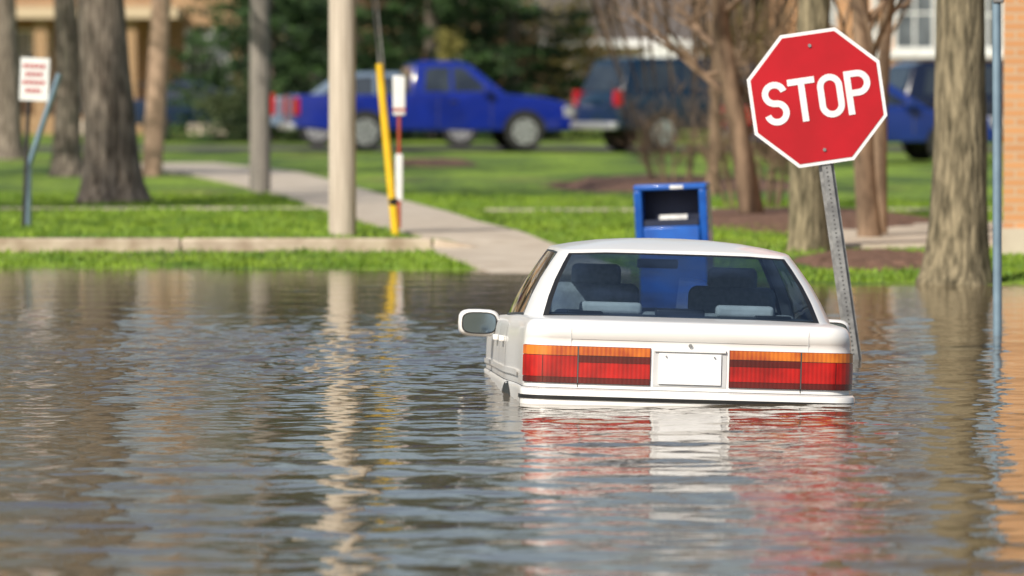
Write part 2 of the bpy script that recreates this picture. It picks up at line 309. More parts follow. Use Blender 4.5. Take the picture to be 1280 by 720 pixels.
# ------------------------------------------------------------ foliage helpers
def leaf_pts(P,size,rs,droop=0):
    n=len(P); d1=rs.normal(0,1,(n,3)); d1/=np.linalg.norm(d1,axis=1)[:,None]; d2=rs.normal(0,1,(n,3)); d2/=np.linalg.norm(d2,axis=1)[:,None]
    s=size*rs.uniform(.5,1.3,n)[:,None]
    V=np.empty((n,3,3)); V[:,0]=P-d1*s; V[:,1]=P+d1*s*.6+d2*s*.5; V[:,2]=P+d2*s-d1*s*.1
    return V.reshape(-1,3)
def leaf_cloud(name,blobs,n,size,m,seed,parent=None,core=True):
    rs=np.random.default_rng(seed); A=[]
    vol=np.array([b[3]*b[4]*b[5] for b in blobs])**.67; cnt=(n*vol/vol.sum()).astype(int)
    for bl,c in zip(blobs,cnt):
        k=max(6,c//60); d=rs.normal(0,1,(k,3)); d/=np.linalg.norm(d,axis=1)[:,None]; cc=d*rs.uniform(.35,1,(k,1))
        idx=rs.integers(0,k,c); p=cc[idx]+rs.normal(0,.13,(c,3))
        A.append(p*np.array(bl[3:6])+np.array(bl[:3]))
    P=np.concatenate(A); P[:,2]=np.maximum(P[:,2],.12)
    V=leaf_pts(P,size,rs)
    return fast_mesh(name,V,np.arange(len(V)).reshape(-1,3),m,parent=parent)
def bare_geo(G,base,r,height,lean,seed,first=3.0,flare=.5,levels=3,nl=9,segs=16,mt=0,mb=0,spread=1.0,twigs=5):
    R=random.Random(seed); base=Vector(base); L=Vector((lean[0],lean[1],1))
    zs=[-.7,-.15,0,.06,.14,.25,.4,.7,1.1,1.6,2.2,3,4,5.5,height*.7,height] if height>6 else [-.5,0,.15,.4,.8,1.2,1.8,2.4,3,height]
    ph=R.uniform(0,6); pts=[];rs=[]
    for z in zs:
        wz=max(z,0); pts.append(base+Vector((L.x*z+.04*math.sin(z*1.3+ph)*min(wz,1),L.y*z,z)))
        rs.append(r*(1+flare*math.exp(-wz/.2)+flare*.25*math.exp(-wz/.8))*(1-.85*(wz/height)**1.2))
    def wob(a,z,i): 
        zz=max(z-base.z,0)
        return 1+.16*flare*math.exp(-zz/.35)*math.cos(5*a+ph)+.035*math.sin(3*a+zz*2+ph)+.03*math.sin(7*a+zz*5)
    tube(G,pts,rs,segs,mt,wob)
    def at(h):
        for i in range(len(zs)-1):
            if zs[i]<=h<=zs[i+1]:
                f=(h-zs[i])/(zs[i+1]-zs[i]); return pts[i].lerp(pts[i+1],f), rs[i]*(1-f)+rs[i+1]*f
        return pts[-1],rs[-1]
    def br(p,d,ln,rr,lev):
        n=5; q=[p]; rad_=[rr]; dd=d.normalized()
        for i in range(1,n):
            dd=(dd+Vector((R.uniform(-1,1),R.uniform(-1,1),R.uniform(-.3,.9)))*.22).normalized(); q.append(q[-1]+dd*ln/(n-1)); rad_.append(rr*(1-.8*i/(n-1)))
        tube(G,q,rad_,5 if lev>1 else 3,mb,cap=False)
        if lev<levels:
            for k in range(nl-2 if lev==1 else twigs):
                i=R.randint(1,n-1); v=Vector((R.uniform(-1,1),R.uniform(-1,1),R.uniform(-.2,1))).normalized()
                br(q[i],(dd*.6+v).normalized(),ln*R.uniform(.4,.65),max(rad_[i]*.65,.004),lev+1)
    for k in range(nl):
        h=first+(height-first)*((k+.3)/nl); p,rr=at(h); a=R.uniform(0,6.28)
        br(p,Vector((math.cos(a)*spread,math.sin(a)*spread,R.uniform(.3,1))),height*R.uniform(.28,.42)*(1-.4*k/nl),rr*.55,1)
def bare_tree(name,*a,mats=('bark','twig'),crown=0,**k):
    G=Geo(); bare_geo(G,*a,mt=0,mb=1,**k); o=obj(name,G.v,G.f,list(mats),G.m,smooth=True)
    if crown:
        b_,h_,ln=a[0],a[2],a[3]; rs=np.random.default_rng(int(a[4])+500); bl=[]
        for i in range(7):
            an=rs.uniform(0,6.28); zc=b_[2]+h_*rs.uniform(.55,.98); q=h_*.20*rs.uniform(.3,1)
            bl.append((b_[0]+ln[0]*zc+q*math.cos(an),b_[1]+q*math.sin(an),zc,h_*.15,h_*.15,h_*.11))
        leaf_cloud('crown',bl,crown,.085,'budleaf',int(a[4])+50,parent=o)
    return o
def tb(px,py,z=.13):
    d=F*(H-z)/(py-100); return (PX(px,d),d,z)
bare_tree('tree',tb(8,200),.26,11,(.0,0),1,crown=4000)
bare_tree('tree',tb(84,222),.20,11,(-.012,0),2,crown=4000)
bare_tree('tree',tb(141,256),.31,12,(-.045,0),3,flare=.42,segs=28,crown=5000)
bare_tree('tree',(PX(1193,47.6),47.6,.0),.215,11,(.035,0),4,flare=.38,segs=28,mats=('bark2','twig'),crown=4000)
bare_tree('tree',(PX(1012,53),53,.03),.16,10,(.012,0),5,flare=.25,segs=20,mats=('bark2','twig'),crown=3500)
# unseen trees added just outside the view to shade the lawn
bare_tree('tree',(-11.5,60.5,.14),.27,12,(.01,0),42,flare=.4,crown=11000)
bare_tree('tree',(-12.5,84,.14),.3,13,(.01,0),43,flare=.4,crown=12000)
bare_tree('small_tree',(PX(1088,56),56,.1),.10,6,(-.06,0),6,flare=.2,first=1.3,mats=('twig','twig'))
bare_tree('small_tree',(PX(1098,57),57,.1),.07,6,(.05,0),61,flare=.2,first=1.4,mats=('twig','twig'))
bare_tree('small_tree',(PX(940,63),63,.12),.115,5.5,(-.14,0),7,flare=.25,first=.7,nl=11,mats=('twig','twig'),twigs=7)
bare_tree('small_tree',(PX(890,78),78,.12),.08,5.5,(.03,0),8,flare=.25,first=.8,nl=9,mats=('twig','twig'),twigs=6)
G=Geo(); R=random.Random(11)
for k in range(20):
    a=R.uniform(0,6.28); l=R.uniform(.04,.5); bx,by=PX(850,82)+.35*math.cos(a),82+.5*math.sin(a)
    bare_geo(G,(bx,by,.12),.014,1.25*R.uniform(.7,1.1),(l*math.cos(a),l*math.sin(a)),100+k,first=.25,flare=.1,levels=2,nl=8,segs=5,twigs=4)
for k in range(26):
    a=R.uniform(0,6.28); l=R.uniform(.04,.55); bx,by=PX(955,70)+.45*math.cos(a),70+.5*math.sin(a)
    bare_geo(G,(bx,by,.12),.015,1.4*R.uniform(.7,1.2),(l*math.cos(a),l*math.sin(a)),200+k,first=.25,flare=.1,levels=2,nl=8,segs=5,twigs=5)
obj('bare_shrub',G.v,G.f,'twig',smooth=True)

def spruce(x,y,ht,R0,seed):
    rs=np.random.default_rng(seed); e=empty('spruce_tree',(x,y,.13)); cyl('trunk',(0,0,-.2),(0,0,ht*.95),.2,.03,'bark',e,8)
    nb=330; A=[]
    hh=ht*(rs.uniform(0.02,1,nb)**1.25); az=rs.uniform(0,6.28,nb); Rr=R0*(1-hh/ht)**.8*rs.uniform(.75,1.12,nb)+.15
    for h,a,r in zip(hh,az,Rr):
        c=int(60+60*r/R0); tt=rs.uniform(.1,1,c)**.7; w=(.34*(1.1-tt))[:,None]
        p=np.stack([np.cos(a)*tt*r,np.sin(a)*tt*r,h-.35*tt*r*.5+.12*tt**3*r],1)+rs.normal(0,1,(c,3))*w*np.array([.5,.5,.28])
        A.append(p)
    P=np.concatenate(A); P[:,2]=np.maximum(P[:,2],.02); V=leaf_pts(P,.12,rs)
    fast_mesh('needles',V,np.arange(len(V)).reshape(-1,3),'needles',parent=e)
for i,(px,d,ht,r) in enumerate([(335,143,14,2.5),(440,150,15,3.2),(540,146,14,2.8),(640,152,15,2.9)]): spruce(PX(px,d),d,ht,r,20+i)
leaf_cloud('background_bushes',[(PX(p,170),170+q,hh*.5,2.0,1.5,hh*.6) for p,q,hh in [(705,2,2.6),(745,24,4.5),(950,4,3.6),(1010,0,2.4),(1090,0,2.2),(330,6,3),(1180,2,2.4),(1300,0,3),(-60,0,3)]],24000,.16,'drybush',31)
leaf_cloud('hedge',[(PX(p,141),141,.8,1.6,.8,1.0) for p in (970,1040,1110,1180,1260,300)],12000,.10,'hedge',32)
leaf_cloud('flowering_bush',[(PX(722,160),160,2.3,1.2,1,1.8),(PX(935,160),161,2.2,1.2,1,2.0),(PX(555,142),140,2.4,.6,.5,.7)],7000,.10,'budleaf',33)
G=Geo(); R=random.Random(77)
for i in range(30):
    d=R.uniform(192,260); x=PX(R.uniform(-300,1600),d)
    bare_geo(G,(x,d,.1),R.uniform(.15,.3),R.uniform(13,21),(R.uniform(-.05,.05),0),300+i,first=R.uniform(1.5,3),flare=.2,segs=7,nl=9,twigs=4,mb=1)
obj('background_trees',G.v,G.f,['bark','twig'],G.m,smooth=True)
rs=np.random.default_rng(9)
blobs=[(x,270+rs.uniform(-15,15),rs.uniform(3,6),8,6,rs.uniform(5,8)) for x in np.arange(-80,85,8)]+[(x+rs.uniform(-3,3),275,rs.uniform(10,18),rs.uniform(3.5,7),4,rs.uniform(5,9)) for x in np.arange(-45,50,6.5)]
leaf_cloud('distant_treeline',blobs,85000,.55,'drybush',34)

# ------------------------------------------------------------ houses
def window(e,x0,x1,z0,z1,y,s=.08):
    box('window_glass',x0,x1,y-.03,y-.005,z0,z1,'housewin',e)
    G=Geo()
    for b_ in [(x0-s,x0,y-.07,y,z0-s,z1+s),(x1,x1+s,y-.07,y,z0-s,z1+s),(x0,x1,y-.07,y,z1,z1+s),(x0,x1,y-.09,y,z0-s,z0),((x0+x1)/2-.025,(x0+x1)/2+.025,y-.055,y-.031,z0,z1),(x0,(x0+x1)/2-.026,y-.05,y-.032,(z0+z1)/2-.025,(z0+z1)/2+.025),((x0+x1)/2+.026,x1,y-.05,y-.032,(z0+z1)/2-.025,(z0+z1)/2+.025)]:
        G.add(boxv(*b_),BF)
    obj('window_frame',G.v,G.f,'whitewood',parent=e)
def house(name,x0,x1,y0,y1,hw,m,wins,door=None,roofh=2.6):
    e=empty(name,(0,0,0)); box('walls',x0,x1,y0,y1,0,hw,m,e)
    o=.4; cy=(y0+y1)/2
    V=[(x0-o,y0-o,hw-.1),(x1+o,y0-o,hw-.1),(x1+o,y1+o,hw-.1),(x0-o,y1+o,hw-.1),(x0-o,cy,hw+roofh),(x1+o,cy,hw+roofh)]
    obj('roof',V,[(0,1,5,4),(2,3,4,5),(0,4,3),(1,2,5),(0,3,2,1)],'roof',parent=e)
    box('fascia',x0-o,x1+o,y0-o-.03,y0-o-.005,hw-.28,hw-.08,'whitewood',e)
    for wn in wins: window(e,*wn,y0)
    if door:
        dx,dz=door; box('door',dx-.45,dx+.45,y0-.05,y0-.004,dz,dz+2.05,'door',e); box('door_frame',dx-.56,dx+.56,y0-.04,y0-.002,dz,dz+2.17,'whitewood',e)
    return e
D=165
eh=house('brick_house',-21,PX(300,D),D,D+11,6.2,'brickA',[(PX(20,D),PX(60,D),1.5,2.9),(PX(235,D),PX(285,D),1.3,2.9),(PX(20,D),PX(70,D),4,5.3),(PX(150,D),PX(200,D),4,5.3),(PX(240,D),PX(285,D),4,5.3)],door=(PX(128,D),.7),roofh=3)
px0,px1=PX(-60,D),PX(215,D)
box('porch_floor',px0,px1,D-2.6,D-.06,0,.65,'brickA',eh); box('porch_roof',px0-.3,px1+.3,D-2.9,D-.06,3.25,3.55,'siding',eh)
for p in (-50,60,170,208): box('porch_column',PX(p,D)-.17,PX(p,D)+.17,D-2.55,D-2.2,.66,3.24,'brickA',eh)
for i in range(5): box('step',PX(80,D),PX(130,D),D-3.0-i*.3,D-2.72-i*.3,0,.55-i*.12,'concrete',eh)
for i in range(5): box('side_step',PX(238,D),PX(288,D),D-1.2-i*.3,D-.92-i*.3,0,.95-i*.19,'concrete',eh)
G=Geo()
for p in np.linspace(px0+.3,px1-.3,26): G.add(boxv(p-.02,p+.02,D-2.42,D-2.38,.66,1.45),BF)
G.add(boxv(px0+.2,px1-.2,D-2.45,D-2.35,1.451,1.53),BF); obj('porch_railing',G.v,G.f,'dark',parent=eh)
D=185
e=house('white_house',PX(690,D),PX(930,D),D,D+10,2.9,'siding',[(PX(715,D),PX(745,D),1.2,2.3),(PX(900,D),PX(920,D),1.2,2.3)],door=(PX(840,D),.4),roofh=3.2)
gxa,gxb=PX(785,D),PX(890,D); obj('porch_pediment',[(gxa,D-2,2.1),(gxb,D-2,2.1),((gxa+gxb)/2,D-2,2.95),(gxa,D-.5,2.1),(gxb,D-.5,2.1),((gxa+gxb)/2,D-.5,2.95)],[(0,1,2),(3,5,4),(0,2,5,3),(1,4,5,2),(0,3,4,1)],'whitewood',parent=e)
for q in (gxa+.15,gxb-.15,(gxa+gxb)/2-.4,(gxa+gxb)/2+.4): box('porch_post',q-.06,q+.06,D-1.9,D-1.78,0,2.1,'whitewood',e)
D=150
eh=house('brick_house',PX(985,D),18,D,D+11,6.0,'brickB',[(PX(1120,D),PX(1165,D),2.4,4.1),(PX(1010,D),PX(1040,D),2.4,4.0),(PX(1215,D),PX(1250,D),2.4,4.0),(PX(1120,D),PX(1165,D),4.6,5.6)],door=None)
box('belt_course',PX(985,D),18,D-.12,D-.002,2.15,2.32,'whitewood',eh)
box('downpipe',PX(1092,D)-.06,PX(1092,D)+.06,D-.2,D-.08,0,5.8,'whitewood',eh)
bx=PX(1254,52.5); eb=empty('brick_building',(bx,52.5,0),(0,0,rad(-9)))
box('walls',0,12,0,12,-.2,7,'brickB',eb); box('foundation',-.03,12,-.06,-.003,-.2,.32,'concrete',eb)
box('cornice',-.15,12.1,-.2,12.1,7.01,7.3,'whitewood',eb); window(eb,1.2,2.3,1.2,2.8,0); window(eb,3.6,4.7,1.2,2.8,0)
box('flat_roof',-.1,12,-.1,12,7.31,7.4,'roof',eb)

# ------------------------------------------------------------ poles
def pole(name,px,py,r,m,lean,z=.14,h=9):
    b_=Vector(tb(px,py,z)); e=empty(name,b_); G=Geo()
    tube(G,[(lean*zz,0,zz) for zz in (-.4,0,1.5,3,5,h)],[r,r,r*.98,r*.95,r*.9,r*.8],24); obj('shaft',G.v,G.f,m,parent=e,smooth=True,sharp=50)
    return e
e=pole('utility_pole',428,297,.128,'polewood',.0)
box('crossarm',-1.1,1.1,-.2,-.08,8.2,8.33,'polewood2',e); 
for q in (-1,-.5,.5,1): cyl('insulator',(q,-.14,8.33),(q,-.14,8.5),.05,.03,'whitewood',e,10)
e=pole('utility_pole',325,243,.135,'polegrey',.0)
e=pole('utility_pole',190,221,.155,'polewood2',.055)
b_=Vector(tb(496,296,.14)); e=empty('guy_wire',b_); s=134.0
top=Vector((-(496-474)/s,0,(296-80)/s)); dirn=top.normalized()
G=Geo(); tube(G,[(0,0,-.1),tuple(top)],[.038,.038],12); obj('yellow_guard',G.v,G.f,'yellow',parent=e,smooth=True,sharp=40)
cyl('cable',tuple(top),tuple(dirn*8.5),.010,.010,'galv',e,8); cyl('cable',(top.x+.05,0,top.z-.1),tuple(dirn*8.2+Vector((.05,0,0))),.008,.008,'galv',e,8)
cyl('clamp',tuple(dirn*.3),tuple(dirn*.36),.045,.045,'blacktrim',e,10)
b_=Vector(tb(499,290,.14)); e=empty('utility_marker_post',b_)
cyl('post',(0,0,-.2),(0,0,1.12),.018,.018,'orange',e,10); box('lower_sleeve',-.035,.035,-.02,.02,.3,.75,'signwhite',e,bevel=.01)
box('marker',-.06,.06,-.02,.02,1.12,1.50,'signwhite',e,bevel=.012); box('marker_band',-.062,.062,-.0225,.0225,1.16,1.19,'orange',e)
d=59.5; bx=PX(29,d); e=empty('parking_sign',(bx,d,.14),(0,rad(2.5),0))
cyl('post',(0,0,-.3),(0,0,1.72),.022,.022,'dark',e,10)
box('sign_plate',-.09,.195,-.035,-.03,1.26,1.68,'signwhite',e,bevel=.001)
G=Geo()
for i,(a,b2) in enumerate([(-.06,.155),(-.04,.13),(-.06,.155),(-.03,.12)]):
    z=1.60-i*.08; q=a
    while q<b2: G.add(boxv(q,min(q+.03,b2),-.040,-.037,z-.02,z+.02),BF); q+=.045
obj('lettering',G.v,G.f,'signred',parent=e)
e=empty('leaning_sign_post',(PX(36,60.5),60.5,.14)); 
G=Geo(); tube(G,[(-.01,0,-.3),(.0,0,.60),(.31,0,1.52)],[.03,.03,.03],4); obj('channel',G.v,G.f,'bluepole',parent=e)
e=empty('sign_pole',(PX(1248,38),38,0)); cyl('shaft',(0,0,-.5),(-.02,0,3.0),.029,.027,'bluepole',e,14)
box('street_name_sign',-.38,.33,-.006,.006,2.75,2.95,'hedge',e); box('collar',-.04,.03,-.04,.04,2.08,2.14,'galv',e,bevel=.01)

# ------------------------------------------------------------ stop sign
d=34.7; e=empty('stop_sign',(PX(1068,d),d,0),(0,rad(-8.3),0)); 
def octo(r,y0,y1):
    V=[(r*math.cos(rad(22.5+45*i)),y0,r*math.sin(rad(22.5+45*i))) for i in range(8)]+[(r*math.cos(rad(22.5+45*i)),y1,r*math.sin(rad(22.5+45*i))) for i in range(8)]
    return V,[tuple(range(8)),tuple(range(15,7,-1))]+[(i,8+i,8+(i+1)%8,(i+1)%8) for i in range(8)]
Cz=1.515; face=empty('face',(0.002,-.045,Cz)); face.parent=e
V,Fc=octo(.414,-.001,.003); obj('border',V,Fc,'signwhite',parent=face)
V,Fc=octo(.392,-.004,-.0015); obj('red_field',V,Fc,'signred',parent=face)
def ribbon(G,path,hw,y=-.0075,closed=False):
    n=len(path); L=[];Rr=[]
    for i in range(n):
        if closed: a=path[(i-1)%n]; b2=path[(i+1)%n]
        else: a=path[max(i-1,0)]; b2=path[min(i+1,n-1)]
        dx,dz=b2[0]-a[0],b2[1]-a[1]; l=math.hypot(dx,dz); nx,nz=-dz/l,dx/l
        L.append((path[i][0]+nx*hw,y,path[i][1]+nz*hw)); Rr.append((path[i][0]-nx*hw,y,path[i][1]-nz*hw))
    Fc=[(i,(i+1)%n,n+(i+1)%n,n+i) for i in range(n if closed else n-1)]
    G.add(L+Rr,Fc)
def arc(cx,cz,rx,rz,a0,a1,n=14): return [(cx+rx*math.cos(rad(a0+(a1-a0)*i/n)),cz+rz*math.sin(rad(a0+(a1-a0)*i/n))) for i in range(n+1)]
G=Geo(); hw=.0185; h=.125; wl=.054
cx=-.238; q=(h-hw)/2
S=arc(cx,q,wl,q,12,270,20)+arc(cx,-q,wl,q,90,-168,20)[1:]
ribbon(G,S,hw)
cx=-.080; ribbon(G,[(cx-.078,h-hw),(cx+.078,h-hw)],hw); ribbon(G,[(cx,h-2*hw),(cx,-h)],hw)
cx=.080; hh=h-hw; O=arc(cx,hh-wl,wl,wl,0,180,12)+arc(cx,-hh+wl,wl,wl,180,360,12); ribbon(G,O,hw,closed=True)
cx=.240; ribbon(G,[(cx-.055,h),(cx-.055,-h)],hw)
ribbon(G,[(cx-.055+hw,hh),(cx,hh)]+arc(cx,hh-.055,.055,.055,85,-85,12)+[(cx,hh-.11),(cx-.055+hw,hh-.11)],hw)
obj('lettering',G.v,G.f,'signwhite',parent=face)
for zz in (.30,-.30): cyl('bolt',(0,-.012,zz),(0,-.003,zz),.010,.010,'galv',face,10)
G=Geo()
G.add(boxv(-.022,.022,-.035,-.031,-.9,1.88),BF); G.add(boxv(-.026,-.022,-.035,-.002,-.9,1.88),BF); G.add(boxv(.022,.026,-.035,-.002,-.9,1.88),BF)
G.add(boxv(-.044,-.026,-.005,-.001,-.9,1.88),BF); G.add(boxv(.026,.044,-.005,-.001,-.9,1.88),BF)
obj('channel_post',G.v,G.f,'galv',parent=e)
G=Geo()
for k in range(44): G.add(boxv(-.005,.005,-.0365,-.0352,.03+k*.025,.039+k*.025),BF)
obj('post_holes',G.v,G.f,'seam',parent=e)

# ------------------------------------------------------------ mailbox
d=46; e=empty('mailbox',(PX(847,d),d,0),(0,rad(-2),rad(-7)))
wx2=.275; top=PZ(229,d); 
body=[(-.26,-.45),(-.26,.34),(-.10,.36),(-.10,top-.05),(0.02,top-.03),(.25,top-.10),(.33,top-.27),(.33,-.45)]
V=[(-wx2+.02,y,z) for y,z in body]+[(wx2-.02,y,z) for y,z in body]; n=len(body)
obj('body',V,[tuple(range(n)),tuple(range(2*n-1,n-1,-1))]+[(i,n+i,n+(i+1)%n,(i+1)%n) for i in range(n)],'mailblue',parent=e,bevel=.012,smooth=True,sharp=40)
box('hood_top',-wx2,wx2,-.34,.05,top-.045,top,'mailblue',e,bevel=.012)
for sx in (-1,1):
    side=[(-.34,top-.046),(.05,top-.046),(.05,.36),(-.28,.36)]
    xa,xb=(sx*wx2,sx*(wx2-.06)); V=[(xa,y,z) for y,z in side]+[(xb,y,z) for y,z in side]
    obj('hood_side',V,[(0,1,2,3),(7,6,5,4),(0,4,5,1),(1,5,6,2),(2,6,7,3),(3,7,4,0)],'mailblue',parent=e,bevel=.01,smooth=True,sharp=40)
box('chute_lip',-wx2+.062,wx2-.062,-.31,.0,.36,.50,'mailblue',e,bevel=.012)
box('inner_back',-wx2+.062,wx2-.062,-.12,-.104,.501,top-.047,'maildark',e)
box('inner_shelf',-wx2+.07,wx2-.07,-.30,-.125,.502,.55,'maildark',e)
box('letters',-.09,.12,-.29,-.16,.552,.585,'paper',e); box('notice',.0,.10,-.345,-.341,top-.035,top-.01,'paper',e)
for sx in (-.22,.18):
    for sy in (-.24,.27): box('leg',sx,sx+.04,sy,sy+.04,-.62,-.451,'mailblue',e)

# ------------------------------------------------------------ generic parked vehicles
def wheel(parent,x,y,r,side):
    G=Geo(); w2=.11
    pr=[(r*.62,-w2),(r*.93,-w2),(r,-w2*.7),(r,w2*.7),(r*.93,w2),(r*.62,w2)]; n=28; V=[];Fc=[]
    for j in range(n):
        a=2*math.pi*j/n
        for rr,yy in pr: V.append((x+rr*math.cos(a),y+yy,r+rr*math.sin(a)))
    k=len(pr)
    for j in range(n):
        for i in range(k-1): Fc.append((j*k+i,((j+1)%n)*k+i,((j+1)%n)*k+i+1,j*k+i+1))
    G.add(V,Fc,0)
    ys=y+side*w2*1.02; yo=y+side*w2*.75
    V=[(x+r*.63*math.cos(2*math.pi*j/n),yo,r+r*.63*math.sin(2*math.pi*j/n)) for j in range(n)]; G.add(V,[tuple(range(n))],2)
    V=[];Fc=[]
    for j in range(n):
        a=2*math.pi*j/n; V+= [(x+r*.66*math.cos(a),ys,r+r*.66*math.sin(a)),(x+r*.54*math.cos(a),ys,r+r*.54*math.sin(a))]
    for j in range(n): a,b2=2*j,2*((j+1)%n); Fc.append((a,b2,b2+1,a+1))
    G.add(V,Fc,1)
    for s5 in range(6):
        a=2*math.pi*s5/6+.2; ca,sa=math.cos(a),math.sin(a); ww=.045; r1=r*.56
        G.add([(x-sa*ww,ys,r+ca*ww),(x+sa*ww,ys,r-ca*ww),(x+ca*r1+sa*ww*1.3,ys,r+sa*r1-ca*ww*1.3),(x+ca*r1-sa*ww*1.3,ys,r+sa*r1+ca*ww*1.3)],[(0,1,2,3)],1)
    obj('wheel',G.v,G.f,['rubber','rim','blacktrim'],G.m,parent=parent,smooth=True,sharp=35)
def slices(poly,ys,sc_,cx,cz):
    V=[];n=len(poly)
    for y,s in zip(ys,sc_):
        for x,z in poly: V.append((cx+(x-cx)*s,y(z) if callable(y) else y,cz+(z-cz)*s))
    Fc=[tuple(range(n)),tuple(len(ys)*n-1-i for i in range(n))]
    for k in range(len(ys)-1):
        for i in range(n): Fc.append((k*n+i,(k+1)*n+i,(k+1)*n+(i+1)%n,k*n+(i+1)%n))
    return V,Fc
def vehicle(name,loc,yaw,color,body,cabin,wins,wheels,wr=.36,width=1.9,tail=(.6,1.0),head=(.6,.8),ends=None,scale=1):
    e=empty(name,loc,(0,0,yaw)); e.scale=(scale,)*3; pm=mat(name+'_paint',color,tuple(c*.8 for c in color),rough=.22,coat=.8,scale=2); w2=width/2; belt=cabin[0][1]
    cx=sum(p[0] for p in body)/len(body); cz=sum(p[1] for p in body)/len(body)
    V,Fc=slices(body,[-w2,-w2+.03,-w2+.12,w2-.12,w2-.03,w2],[.965,.99,1,1,.99,.965],cx,cz)
    obj('body',V,Fc,pm,parent=e,smooth=True,bevel=.03,seg=2,sharp=30)
    yh=lambda z: w2-.06-(z-belt)*.30
    V,Fc=slices(cabin,[lambda z:-yh(z),lambda z:yh(z)],[1,1],0,0)
    obj('cabin',V,Fc,pm,parent=e,smooth=True,bevel=.05,seg=3,sharp=30)
    for wn in wins:
        for s in (-1,1):
            obj('side_window',[(x,s*(yh(z)+.006),z) for x,z in wn],[tuple(range(len(wn)))],'tint',parent=e)
    for (a,b2) in ends or []:
        ax,az_=a; bx_,bz=b2; nx,nz=(bz-az_),-(bx_-ax); l=math.hypot(nx,nz); nx,nz=nx/l*.012,nz/l*.012
        if nz<0: nx,nz=-nx,-nz
        f0,f1=.08,.9; p=(ax+(bx_-ax)*f0,az_+(bz-az_)*f0); q=(ax+(bx_-ax)*f1,az_+(bz-az_)*f1)
        obj('screen_glass',[(p[0]+nx,-yh(p[1])+.1,p[1]+nz),(p[0]+nx,yh(p[1])-.1,p[1]+nz),(q[0]+nx,yh(q[1])-.1,q[1]+nz),(q[0]+nx,-yh(q[1])+.1,q[1]+nz)],[(0,1,2,3)],'tint',parent=e)
    zb=min(p[1] for p in body)
    for x in wheels:
        for s in (-1,1):
            wheel(e,x,s*(w2-.10),wr,s)
            rr=wr+.06; V=[(x+rr*math.cos(a),s*(w2+.002),max(wr+rr*math.sin(a),zb)) for a in np.linspace(-.25,math.pi+.25,22)]
            obj('wheel_arch',V,[tuple(range(len(V)))],'blacktrim',parent=e)
    x1=max(p[0] for p in body); x0=min(p[0] for p in body)
    for s in (-1,1):
        ya,yb=sorted((s*(w2-.32),s*(w2+.004)))
        box('tail_light',x0-.012,x0+.12,ya if s<0 else s*(w2-.2),yb if s>0 else -(w2-.2),tail[0],tail[1],'redlens',e,bevel=.015)
        box('head_light',x1-.22,x1+.012,ya,yb,head[0],head[1],'rim',e,bevel=.02)
        mx_=cabin[-1][0]-.45; box('wing_mirror',mx_-.08,mx_+.08,min(s*(w2+.0),s*(w2+.18)),max(s*(w2+.0),s*(w2+.18)),belt+.02,belt+.2,pm,e,bevel=.03)
        for hx in (mx_-.75,): box('door_handle',hx,hx+.16,min(s*w2,s*(w2+.03)),max(s*w2,s*(w2+.03)),belt-.14,belt-.1,'blacktrim',e,bevel=.008)
        for dx_ in (mx_+.1,mx_-1.0): box('door_seam',dx_,dx_+.012,min(s*(w2-.01),s*(w2+.003)),max(s*(w2-.01),s*(w2+.003)),.5,belt-.03,'seam',e)
    box('front_bumper',x1-.05,x1+.08,-w2+.06,w2-.06,.38,.56,'dark',e,bevel=.03); box('rear_bumper',x0-.1,x0+.05,-w2+.06,w2-.06,.42,.56,'rim',e,bevel=.03)
    box('grille',x1-.02,x1+.012,-.5,.5,head[0],head[1],'blacktrim',e)
    return e
z=.162
pk=vehicle('pickup_truck',(PX(360,123.5),123.8,z),rad(9),(.005,.020,.26),
 [(0,.48),(0,1.14),(2.3,1.14),(4.35,1.16),(5.1,1.09),(5.6,.98),(5.74,.82),(5.74,.42),(5.2,.40),(.6,.42)],
 [(2.36,1.12),(2.46,1.74),(2.66,1.83),(3.42,1.82),(3.65,1.74),(4.38,1.13)],
 [[(2.66,1.2),(2.72,1.66),(2.9,1.70),(3.2,1.70),(3.2,1.2)],[(3.27,1.2),(3.27,1.70),(3.5,1.68),(4.04,1.2)]],[1.45,4.72],wr=.39,width=1.98,tail=(.72,1.08),head=(.68,.9),ends=[((4.38,1.13),(3.65,1.74)),((2.36,1.12),(2.46,1.74))])
box('bed_inside',.1,2.3,-.85,.85,1.141,1.146,'blacktrim',pk)
suvb=[(0,.45),(-.02,.95),(.05,1.12),(3.5,1.10),(4.5,.98),(4.7,.8),(4.7,.4),(.3,.4)]; suvc=[(.08,1.1),(.30,1.70),(.55,1.79),(2.75,1.77),(3.0,1.7),(3.65,1.1)]
suvw=[[(.45,1.18),(.58,1.66),(1.35,1.68),(1.35,1.18)],[(1.43,1.18),(1.43,1.68),(2.2,1.68),(2.2,1.18)],[(2.28,1.18),(2.28,1.68),(2.78,1.64),(3.3,1.18)]]
se=[((.08,1.1),(.30,1.70)),((3.65,1.1),(3.0,1.7))]
vehicle('sport_utility_vehicle',(PX(744,124),122.6,z),rad(26),(.004,.020,.045),suvb,suvc,suvw,[.95,3.75],ends=se,tail=(.86,1.16),scale=1.06)
vehicle('sport_utility_vehicle',(PX(1100,112),110.5,z),rad(14),(.006,.010,.03),suvb,suvc,suvw,[.95,3.75],ends=se,tail=(.75,1.2))
sb=[(0,.4),(-.02,.8),(.08,.95),(1,.97),(3.3,.93),(4.4,.78),(4.6,.6),(4.6,.35),(.3,.35)]; scb=[(.65,.93),(1.25,1.36),(1.5,1.41),(2.4,1.41),(2.65,1.36),(3.35,.92)]
sw=[[(1.0,1.0),(1.38,1.31),(1.95,1.34),(1.95,1.0)],[(2.02,1.0),(2.02,1.34),(2.45,1.31),(2.98,1.0)]]; sse=[((.65,.93),(1.25,1.36)),((3.35,.92),(2.65,1.36))]
